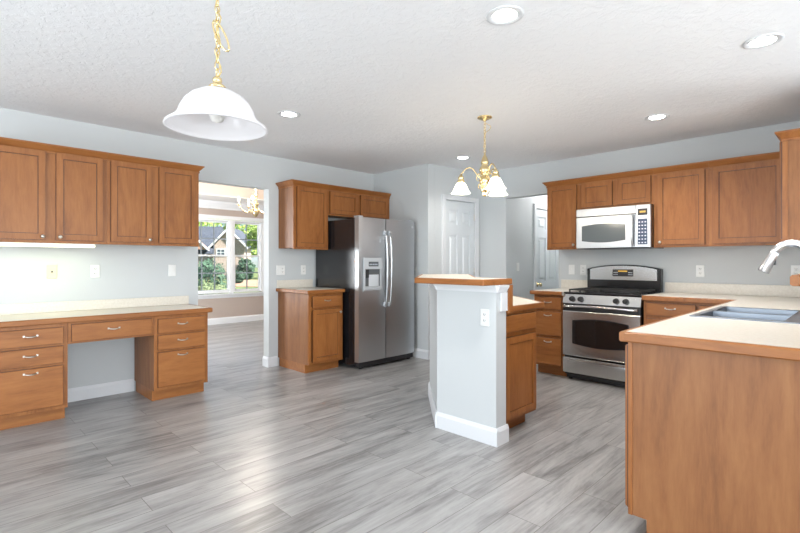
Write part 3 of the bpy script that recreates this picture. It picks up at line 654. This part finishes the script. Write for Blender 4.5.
# ---------------------------------------------------------------- range
r = thing('range', 'stainless gas range with black cooktop against the right wall', 'range', (4.712, 2.281, 0), -90)
RW = .768
MB().box(.004, RW-.004, .045, .685, .05, .895).build('body', BLACK, r, 'black side panels')
def barrel(x0, x1, z0, z1, bow, n=12):
    b = [(x0+(x1-x0)*i/n, z0-bow*math.sin(math.pi*i/n)) for i in range(n+1)]; t = [(x1-(x1-x0)*i/n, z1+bow*math.sin(math.pi*i/n)) for i in range(n+1)]
    return b+t
od = MB().box(.0, RW, .0, .044, .255, .722, .006, 2).build('oven_door', STEEL, r)
MB().prism(barrel(.105, RW-.105, .385, .625, .026), -.004, .002, 'y').build('window_trim', BLACK, od)
MB().prism(barrel(.122, RW-.122, .398, .614, .024), -.006, -.0041, 'y').build('window_glass', BGLASS, od)
MB().box(.002, RW-.002, .004, .05, .7225, .80).build('vent_gap', BLACKM, r)
pts = [(.03+(RW-.06)*i/20, -.022-.034*math.sin(math.pi*i/20)**.7, .768+.012*math.sin(math.pi*i/20)) for i in range(21)]
h_ = MB().tube(pts, .0125, 10)
for x in (.03, RW-.03): h_.box(x-.012, x+.012, -.03, .008, .755, .782, .004)
h_.build('handle', STEEL, od)
dw = MB().box(0, RW, .0, .044, .075, .235, .006, 2).build('storage_drawer', STEEL, r)
mb = MB(); n = 14; prof = []
top = [(.03+(RW-.06)*i/n, -.010-.042*math.sin(math.pi*i/n)**.5) for i in range(n+1)]
mb.prism([(.03, .0)]+top+[(RW-.03, .0)], .196, .216); mb.build('pull', STEEL, dw)
for x in (.05, RW-.05): MB().lathe([(0, 0), (.02, 0), (.02, .01), (.012, .012), (.012, .05), (0, .05)], (x, .08, 0), 12).build('foot', BLACKM, r)
MB().box(.02, RW-.02, .06, .10, .015, .0745).build('kick_plate', BLACKM, r)
cp = MB(); cp.hexa([(0, .0, .802), (RW, .0, .802), (RW, .06, .802), (0, .06, .802), (0, .022, .893), (RW, .022, .893), (RW, .06, .893), (0, .06, .893)]); cp = cp.build('control_panel', STEEL, r)
for x in (.10, .19, RW-.225, RW-.135):
    k = MB().lathe([(0, -.034), (.020, -.034), (.024, -.026), (.026, -.002), (.028, .004), (0, .004)], (x, .008, .848), 18, 'y'); k.box(x-.005, x+.005, -.030, -.02, .828, .868); k.build('knob', BLACKM, cp)
ck = MB().box(0, RW, .022, .62, .896, .915, .006).build('cooktop', BLACK, r)
for gx0, gx1 in ((.04, RW/2-.01), (RW/2+.01, RW-.04)):
    mb = MB(); z0, z1 = .932, .946
    for x in (gx0, gx1-.014, (gx0+gx1)/2-.007): mb.box(x, x+.014, .06, .575, z0, z1)
    for y in (.06, .19, .31, .44, .561): mb.box(gx0, gx1, y, y+.014, z0+.0005, z1-.0005)
    for x in (gx0, gx1-.014):
        for y in (.06, .31, .561): mb.box(x+.001, x+.013, y+.001, y+.013, .9155, z0)
    mb.build('grate', IRON, ck)
    for y in (.18, .44): MB().lathe([(0, .9155), (.05, .9155), (.05, .922), (.035, .924), (.034, .931), (0, .932)], ((gx0+gx1)/2, y, 0), 18).build('burner', IRON, ck)
n = 16
def arch(x0, x1, z0, zs, rise): return [(x0, z0), (x1, z0)] + [(x1-(x1-x0)*i/n, zs+rise*math.sin(math.pi*i/n)**.75) for i in range(n+1)]
bgd = MB().prism(arch(.0, RW, .916, 1.155, .048), .615, .69, 'y').build('backguard', BLACK, r)
MB().prism(arch(.035, RW-.035, 1.035, 1.150, .040), .607, .6145, 'y').build('steel_fascia', STEEL, bgd)
MB().box(.285, .50, .603, .6065, 1.075, 1.15, .002).build('control_display', BLACKM, bgd)
MB().box(.345, .44, .6015, .6028, 1.125, 1.138).build('clock', DISPLAY, bgd)
mb = MB()
for i in range(4):
    for j in range(2):
        mb.box(.297+i*.012, .304+i*.012, .6018, .6028, 1.09+j*.022, 1.098+j*.022); mb.box(.452+i*.011, .459+i*.011, .6018, .6028, 1.09+j*.022, 1.098+j*.022)
mb.build('buttons', BUTTON, bgd)

# ---------------------------------------------------------------- microwave
MX = 4.985
r = thing('microwave', 'stainless over the range microwave under the short wall cabinet', 'microwave', (MX, 2.256, 1.370), -90)
MW, MH = .750, .433
MB().box(.001, MW-.001, .02, XS-.003-MX, .0, MH, .003).build('body', BLACK, r, 'black casing')
MB().box(0, MW-.14, -.006, .0195, MH-.085, MH-.002, .004).build('vent_grille', STEELF, r)
dr_ = MB().box(0, MW-.14, -.008, .0195, .006, MH-.09, .005).build('door', STEELF, r)
MB().prism(barrel(.065, MW-.235, .085, .245, .02), -.011, -.0082, 'y').build('door_window', MGLASS, dr_)
pts = [(MW-.165, -.018-.032*math.sin(math.pi*i/16)**.7, .03+.29*i/16) for i in range(17)]
h_ = MB().tube(pts, .011, 10)
for z in (.03, .32): h_.box(MW-.175, MW-.155, -.024, -.0085, z-.012, z+.012, .003)
h_.build('handle', CHROME, dr_)
MB().box(MW-.162, MW-.146, -.0095, -.0082, .02, .33).build('handle_recess', DGREY, dr_)
cp = MB().box(MW-.138, MW, -.008, .0195, .006, MH-.002, .004).build('control_panel', STEELF, r)
MB().box(MW-.118, MW-.028, -.0095, -.0082, .035, .29).build('keypad', BUTTONB, cp)
MB().box(MW-.118, MW-.028, -.0095, -.0082, .325, .39).build('display', BLACKM, cp)
MB().box(MW-.10, MW-.045, -.0105, -.0097, .35, .368).build('clock', DISPLAY, cp)
mb = MB()
for i in range(3):
    for j in range(7): mb.box(MW-.110+i*.028, MW-.096+i*.028, -.0104, -.0097, .048+j*.034, .058+j*.034)
mb.build('buttons', BUTTON, cp)

# ---------------------------------------------------------------- outlets and switches
def plate(kind, label, loc, rz, m=PLATE, gang=1):
    nm = {'outlet': 'wall_outlet', 'switch': 'light_switch', 'jack': 'phone_jack', 'gfci': 'wall_outlet', 'rocker': 'light_switch'}[kind]
    r = thing(nm, label, {'outlet': 'outlet', 'gfci': 'outlet', 'switch': 'switch', 'rocker': 'switch', 'jack': 'wall jack'}[kind], loc, rz)
    w = .072 if gang == 1 else .116
    MB().box(-w/2, w/2, -.007, -.001, -.058, .058, .003).build('cover_plate', m, r)
    for g in range(gang):
        cx = 0 if gang == 1 else (-.023 if g == 0 else .023)
        if kind == 'outlet' or (gang == 2 and g == 1 and kind == 'switch'):
            for s in (-1, 1):
                f = MB().box(cx-.016, cx+.016, -.009, -.0071, s*.021-.014, s*.021+.014, .004).build('socket', m, r)
                mb = MB(); mb.box(cx-.008, cx-.005, -.0096, -.0091, s*.021-.004, s*.021+.007).box(cx+.005, cx+.008, -.0096, -.0091, s*.021-.004, s*.021+.007).box(cx-.002, cx+.002, -.0096, -.0091, s*.021-.010, s*.021-.006); mb.build('slots', SLOT, f)
        elif kind in ('gfci', 'rocker'):
            f = MB().box(cx-.0165, cx+.0165, -.010, -.0071, -.033, .033, .002).build('insert', m, r)
            if kind == 'gfci':
                mb = MB()
                for s in (-1, 1): mb.box(cx-.008, cx-.005, -.0106, -.0101, s*.02-.004, s*.02+.007).box(cx+.005, cx+.008, -.0106, -.0101, s*.02-.004, s*.02+.007)
                mb.build('slots', SLOT, f)
        elif kind == 'switch':
            MB().box(cx-.004, cx+.004, -.018, -.0071, -.004, .014, .002).build('toggle', m, r)
        else:
            MB().box(cx-.006, cx+.006, -.0085, -.0071, -.008, .008).build('jack_socket', SLOT, r)
        for s in (-1, 1):
            pass
    return r
plate('jack', 'almond phone jack plate on the wall above the desk', (.728, YD, 1.145), 0, PLATEA)
plate('outlet', 'white outlet above the desk beside the almond jack plate', (1.045, YD, 1.145), 0)
plate('rocker', 'white wall plate above the desk closest to the dining room doorway', (1.709, YD, 1.145), 0)
plate('switch', 'wide two gang switch and outlet plate left of the fridge', (2.94, YD, 1.135), 0, gang=2)
plate('outlet', 'single white outlet above the small counter beside the fridge', (3.255, YD, 1.135), 0)
plate('switch', 'white switch on the right wall nearest the hall opening', (XS, 2.505, 1.14), -90)
plate('gfci', 'white outlet on the right wall just left of the range', (XS, 2.365, 1.14), -90)
plate('outlet', 'white outlet on the right wall between range and faucet', (XS, 1.18, 1.14), -90)
plate('outlet', 'white outlet on the right wall behind the wood ledge', (XS, .45, 1.145), -90)
plate('rocker', 'white switch on the hall wall seen through the opening', (5.80, HW, 1.165), 0)
plate('outlet', 'white outlet on the end of the island half wall facing the room', (2.655, 1.838, .850), -90)

# ---------------------------------------------------------------- ceiling downlights
DL = [((2.05, 1.30), 'recessed ceiling light nearest the camera at the top of the view', 1), ((3.32, .42), 'recessed ceiling light toward the right frame edge over the sink', 1), ((2.126, 3.449), 'recessed ceiling light between the glass pendant and the desk wall', 1),
      ((4.407, 1.283), 'recessed ceiling light in front of the range wall cabinets', 1), ((4.466, 3.407), 'recessed ceiling light near the pantry door beside the chandelier', 1)]
for (x, y), lab, k in DL:
    r = thing('recessed_light', lab, 'ceiling light', (x, y, ZC-.0005), 0, 'recessed ceiling lights')
    MB().lathe([(.095, 0), (.095, -.004), (.086, -.006), (.062, -.004), (.062, 0)], (0, 0, 0), 32, closed=True).build('trim_ring', TRIM, r)
    MB().lathe([(0, -.0025), (.061, -.0025), (.061, -.0005), (0, -.0005)], (0, 0, 0), 32).build('lens', LENS, r)
    l = bpy.data.lights.new('downlight', 'SPOT'); l.energy = 26 if y > 3.3 else 52; l.spot_size = math.radians(125); l.spot_blend = 1.0; l.shadow_soft_size = .07; l.color = (1, .97, .93)
    o = bpy.data.objects.new('downlight', l); COL.objects.link(o); o.parent = r; o.location = (0, 0, -.012)

l = bpy.data.lights.new('hall_fill_light', 'POINT'); l.energy = 12; l.color = (1, .98, .95); l.shadow_soft_size = .1
r = thing('hall_fill_fixture', 'unseen round ceiling light added to brighten the hall', 'ceiling light', (6.9, 3.05, ZC-.0005))  # fixture out of view, added to brighten the hall
MB().lathe([(0, 0), (.15, 0), (.15, -.02), (0, -.02)], (0, 0, 0), 28).build('base', TRIM, r); MB().lathe([(.14, -.0205), (.13, -.05), (.08, -.075), (0, -.085)], (0, 0, 0), 28).build('hall_fill_bowl', SHADE, r)
o = bpy.data.objects.new('hall_fill_light', l); COL.objects.link(o); o.parent = r; o.location = (0, 0, -.2)
# ---------------------------------------------------------------- chain helper
def chain(root, z0, z1, m=BRASS, lw=.011, lh=.034, rr=.0025, x=0, y=0):
    n = max(1, round((z1-z0)/(lh*.78))); st = (z1-z0)/n
    mb = MB()
    for i in range(n):
        c = z0+st*(i+.5); pts = []
        for k in range(14):
            a = 2*math.pi*k/14; u, v = lw*math.cos(a), lh/2*math.sin(a)
            pts.append((x+u, y, c+v) if i % 2 else (x, y+u, c+v))
        mb.tube(pts, rr, 6, True)
    return mb.build('chain', m, root)
# ---------------------------------------------------------------- glass pendant over the breakfast area
PX, PY, PZ = .776, 1.770, 1.738
r = thing('pendant_light', 'large white glass bowl pendant lamp hanging from a brass chain', 'pendant lamp', (PX, PY, PZ))
prof = [(.187, 0), (.184, .008), (.170, .018), (.152, .032), (.142, .046), (.134, .070), (.118, .098), (.094, .122), (.064, .139), (.036, .147), (.022, .149)]
inner = [(a-.006 if a > .03 else a, b-.004) for a, b in prof[::-1]]; inner[-1] = (.180, -.002)
MB().lathe(prof+inner, (0, 0, 0), 48, closed=True).build('glass_shade', ALAB, r)
MB().lathe([(0, .152), (.030, .1515), (.034, .156), (.026, .166), (.014, .172), (.018, .18), (.016, .192), (.008, .20), (0, .2)], (0, 0, 0), 20).build('cap', BRASS, r)
MB().lathe([(0, .14), (.016, .14), (.018, .11), (.014, .10), (.026, .07), (.03, .05), (.022, .028), (0, .02)], (0, 0, 0), 16).build('bulb', simple('unlit_frosted_bulb', (.85, .84, .8), .4), r)
zt = ZC-PZ
chain(r, .20, zt-.02, lw=.009)
MB().tube([(.005+.012*math.sin(i*1.3), .006*math.cos(i*1.1), .2+(zt-.03-.2)*i/24) for i in range(25)], .0028, 6).build('cord', simple('gold_cord', (.55, .42, .18), .4), r)
q = 1/R2
lp = []
for i in range(17):
    a = i/16*2*math.pi; u = .065*math.cos(a); v = .017*math.sin(a); lat = .014-u*.42+v*.9; up_ = .355+u*.9+v*.42
    lp.append((lat*q, -lat*q, up_))
MB().tube(lp[:-1], .0038, 8, True).build('chain_loop', BRASS, r)
MB().lathe([(0, zt-.030), (.03, zt-.028), (.06, zt-.010), (.065, zt-.001), (0, zt-.0005)], (0, 0, 0), 24).build('canopy', BRASS, r)

# ---------------------------------------------------------------- island chandelier
CXC, CYC = 3.36, 2.33
r = thing('chandelier', 'brass three arm chandelier with bell glass shades above the island', 'chandelier', (CXC, CYC, 1.79))
zt = ZC-1.79
MB().lathe([(0, zt-.0005), (.062, zt-.001), (.064, zt-.008), (.045, zt-.018), (.018, zt-.024), (.012, zt-.036), (0, zt-.04)], (0, 0, 0), 28).build('canopy', BRASS, r)
chain(r, .375, zt-.035, lw=.009)
MB().tube([(.012*math.sin(i*.9)+(.05*math.sin((i-15)/8*math.pi)*q if 15 < i < 23 else 0), -.01*math.cos(i)-(.05*math.sin((i-15)/8*math.pi)*q if 15 < i < 23 else 0), .38+(zt-.41)*i/24) for i in range(25)], .0028, 6).build('cord', BRASS, r)
MB().lathe([(0, .0), (.010, .004), (.018, .018), (.012, .03), (.026, .045), (.036, .07), (.026, .095), (.034, .115), (.046, .14), (.038, .165), (.026, .18), (.034, .20), (.048, .225), (.040, .25), (.026, .27), (.034, .29), (.030, .31), (.020, .335), (.008, .36), (.006, .378), (0, .38)], (0, 0, 0), 20).build('column', BRASS, r)
mb = MB()
for k in range(6):
    a = k*math.pi/3
    for (rr, zz, s) in ((.042, .16, 1.2), (.034, .085, .9)):
        pts = [(math.cos(a)*(rr+.03*s*math.sin(u)*(1-u/7)), math.sin(a)*(rr+.03*s*math.sin(u)*(1-u/7)), zz+.035*s*math.cos(u)*(1-u/7)) for u in [j*.45 for j in range(12)]]
        mb.tube(pts, [.005-.0003*j for j in range(12)], 6)
mb.build('scroll_ornament', BRASS, r)
for ang in (165, -75, 45):
    a = math.radians(ang-45); ca, sa = math.cos(a), math.sin(a); L = .205
    path = [(.02, .15), (.045, .165), (.07, .20), (.10, .243), (.13, .258), (.16, .248), (.185, .225), (L, .20)]
    fine = []
    for i in range(len(path)-1):
        for t in (0, .5): fine.append((path[i][0]*(1-t)+path[i+1][0]*t, path[i][1]*(1-t)+path[i+1][1]*t))
    fine.append(path[-1])
    arm = MB().tube([(ca*u, sa*u, v) for u, v in fine], .0055, 8).build('arm', BRASS, r)
    MB().lathe([(0, .20), (.012, .20), (.016, .185), (.024, .178), (.026, .165), (.022, .160), (.030, .15), (.033, .135), (.030, .122), (0, .122)], (ca*L, sa*L, 0), 18).build('fitter', BRASS, arm)
    pr = [(.030, .130), (.042, .114), (.052, .096), (.060, .076), (.069, .056), (.080, .042), (.086, .037)]
    MB().lathe(pr+[(b-.004, h-.002) for b, h in pr[::-1]], (ca*L, sa*L, 0), 28, closed=True).build('glass_shade', SHADE, arm)
    MB().lathe([(0, .118), (.012, .118), (.02, .098), (.022, .085), (.014, .065), (0, .06)], (ca*L, sa*L, 0), 12).build('bulb', BULB, arm)
    l = bpy.data.lights.new('bulb_glow', 'POINT'); l.energy = 3.5; l.color = (1, .86, .68); l.shadow_soft_size = .03
    o = bpy.data.objects.new('bulb_glow', l); COL.objects.link(o); o.parent = r; o.location = (ca*L, sa*L, .03)

# ---------------------------------------------------------------- dining chandelier
r = thing('chandelier', 'brass candle chandelier in the dining room seen through the doorway', 'chandelier', (3.70, 7.0, 1.96))
zt = 2.68-1.96
MB().lathe([(0, zt-.0005), (.06, zt-.001), (.05, zt-.02), (.012, zt-.03), (0, zt-.03)], (0, 0, 0), 20).build('canopy', BRASS, r)
chain(r, .40, zt-.03, lw=.012)
MB().lathe([(0, 0), (.02, .01), (.045, .05), (.06, .09), (.04, .12), (.02, .14), (.035, .18), (.05, .21), (.025, .25), (.02, .30), (.035, .33), (.02, .37), (0, .40)], (0, 0, 0), 18).build('column', BRASS, r)
for k in range(5):
    a = math.radians(72*k+160); ca, sa = math.cos(a), math.sin(a); L = .26
    fine = [(.03+(L-.03)*t, .15-.09*math.sin(math.pi*t)+.03*t) for t in [i/10 for i in range(11)]]
    arm = MB().tube([(ca*u, sa*u, v) for u, v in fine], .007, 8).build('arm', BRASS, r)
    MB().lathe([(0, .178), (.035, .185), (.03, .192), (0, .192)], (ca*L, sa*L, 0), 14).build('drip_pan', BRASS, arm)
    MB().lathe([(0, .1925), (.012, .1925), (.012, .25), (0, .25)], (ca*L, sa*L, 0), 10).build('candle_sleeve', TRIM, arm)
    MB().lathe([(0, .2505), (.012, .2505), (.02, .275), (.012, .305), (0, .32)], (ca*L, sa*L, 0), 10).build('bulb', BULB, arm)
l = bpy.data.lights.new('candle_glow', 'POINT'); l.energy = 30; l.color = (1, .88, .76); l.shadow_soft_size = .12; o = bpy.data.objects.new('candle_glow', l); COL.objects.link(o); o.parent = r; o.location = (0, 0, .48)

# ---------------------------------------------------------------- outside the dining window
def at(px, d, z=0): t = (px-400)/468; rr = t*d; return Vector(((d+rr)/R2, (d-rr)/R2, z))
GZ = -.35
struct('ground', MB().box(-60, 90, 9.6, 150, GZ-.2, GZ), GRASS)
def strip(name, d0, d1, pa, pb, z, m):
    P = [at(pa, d0), at(pb, d0), at(pb, d1), at(pa, d1)]; return struct(name, MB().prism([(p.x, p.y) for p in P], z, z+.02), m)
strip('ground_walk', 19, 22.5, 120, 300, GZ+.001, CONC)
strip('ground_bed', 31, 43, 233, 300, GZ+.001, CLAY)
def leaves(n, rad, squash, size, seed):
    rnd = random.Random(seed); mb = MB()
    for i in range(n):
        while True:
            p = Vector((rnd.uniform(-1, 1), rnd.uniform(-1, 1), rnd.uniform(-1, 1)))
            if .25 < p.length < 1: break
        p = p.normalized()*(p.length**.5)*(1+.18*math.sin(p.x*5+seed)*math.cos(p.z*6+p.y*4)); c = Vector((p.x*rad, p.y*rad, p.z*rad*squash))
        u = Vector((rnd.gauss(0, 1), rnd.gauss(0, 1), rnd.gauss(0, 1))).normalized(); v = u.orthogonal().normalized(); s = size*rnd.uniform(.6, 1.3)
        q_ = [c+u*s, c+v*s*.55, c-u*s, c-v*s*.55]; mb.bm.faces.new([mb.bm.verts.new(k) for k in q_])
    return mb
def shrub(name, label, p, rad, squash, m, n, size, seed, group=None):
    r = thing(name, label, 'shrub', (p.x, p.y, GZ), 0, group)
    mb = leaves(n, rad, squash, size, seed); o = mb.build('foliage', m, r); o.location = (0, 0, rad*squash*.95)
    mb = MB()
    for k in range(5): a = k*1.3; mb.tube([(0, 0, 0), (math.cos(a)*rad*.3, math.sin(a)*rad*.3, rad*squash*.6), (math.cos(a)*rad*.55, math.sin(a)*rad*.55, rad*squash*1.1)], [.03, .02, .01], 6)
    mb.build('stems', BARK, r)
def tree(label, p, rad, ch, m, n, size, seed):
    r = thing('tree', label, 'tree', (p.x, p.y, GZ)); o = leaves(n, rad, .85, size, seed).build('crown', m, r); o.location = (0, 0, ch)
    mb = MB(); mb.tube([(0, 0, 0), (.05, 0, ch*.5), (0, .1, ch)], [.22, .17, .10], 10)
    for k in range(6): a = k*1.05; mb.tube([(0, .05, ch*.6+k*.1), (math.cos(a)*rad*.4, math.sin(a)*rad*.4, ch+.3), (math.cos(a)*rad*.75, math.sin(a)*rad*.75, ch+rad*.45)], [.07, .05, .02], 6)
    mb.build('trunk', BARK, r)
shrub('shrub', 'tall blue green shrub outside the left dining window', at(209, 21), .75, 1.15, LEAFD, 1800, .07, 1)
shrub('shrub', 'low grey green shrub in front of the tall one outside the dining window', at(212, 17.5), .66, .62, LEAFG, 1500, .05, 2)
shrub('shrub', 'dark shrub outside the right dining window beside the mullion', at(238, 36), .45, 1.1, LEAFD, 1200, .08, 3)
shrub('shrub', 'dark wide shrub against the neighbouring house seen in the right window', at(246, 44), .75, 1.35, LEAFD, 1800, .14, 4)
tree('bright green leafy tree filling the right dining window', at(271, 47), 2.3, 4.2, LEAFL, 4200, .17, 5)
tree('pale green tree behind the roof beside the gable in the right window', at(248, 84), 5.2, 7.0, LEAFL, 3600, .34, 9)
tree('bright green tree rising behind the neighbouring roof at the left window', at(184, 72), 5.0, 9.0, LEAFL, 4200, .3, 6)
# neighbouring house
hp = at(229, 50, GZ); r = thing('house', 'neighbouring brick house with grey roof and white gable trim', 'house', tuple(hp), -45+8)
# local x to the right in view, y away
MB().box(-1.6, 1.6, 0, 4, 0, 3.4).prism([(-1.6, 3.4), (1.6, 3.4), (0, 5.2)], 0, 4, 'y').build('gable_wall', BRICKT, r)
MB().box(-9, -2.8, 4.01, 12, 0, 2.7).build('main_wall', BRICKT, r)
mb = MB(); mb.prism([(3.6, 2.6), (3.7, 2.8), (8.6, 6.1), (13.6, 2.8), (13.4, 2.6)], -9.6, -2.6, 'x'); mb.build('main_roof', ROOFG, r)
mb = MB()
for s in (-1, 1): mb.prism([(s*2.0, 3.15), (s*2.0, 3.30), (0, 5.48), (0, 5.32)] if s > 0 else [(s*2.0, 3.15), (0, 5.32), (0, 5.48), (s*2.0, 3.30)], -.35, 7.0, 'y')
mb.build('gable_roof', ROOFG, r)
mb = MB()
for s in (-1, 1): mb.prism([(s*2.03, 2.98), (s*2.03, 3.24), (0, 5.42), (0, 5.12)] if s > 0 else [(s*2.03, 2.98), (0, 5.12), (0, 5.42), (s*2.03, 3.24)], -.42, -.352, 'y')
mb.build('gable_trim', TRIM, r)
w_ = MB().ring([(-1.3, 2.3), (-.35, 2.3), (-.35, 3.1), (-1.3, 3.1)], [(-1.2, 2.4), (-.45, 2.4), (-.45, 3.0), (-1.2, 3.0)], -.06, -.002, 'y').box(-.855, -.795, -.05, -.003, 2.4, 3.0).box(-1.2, -.45, -.045, -.004, 2.67, 2.73).build('window', TRIM, r)
MB().box(-1.2, -.45, -.02, -.004, 2.4, 3.0).build('pane', HGLASS, w_)
mb = MB(); mb.prism([(-5.2, 3.1), (-3.0, 3.1), (-4.1, 4.2)], 3.0, 4.0, 'y'); mb.build('small_gable', simple('terracotta_gable', (.50, .30, .22), .8), r)
mb = MB(); mb.prism([(-5.5, 2.95), (-4.1, 4.35), (-2.7, 2.95), (-2.9, 2.95), (-4.1, 4.12), (-5.3, 2.95)], 2.9, 2.998, 'y'); mb.build('small_gable_trim', TRIM, r)
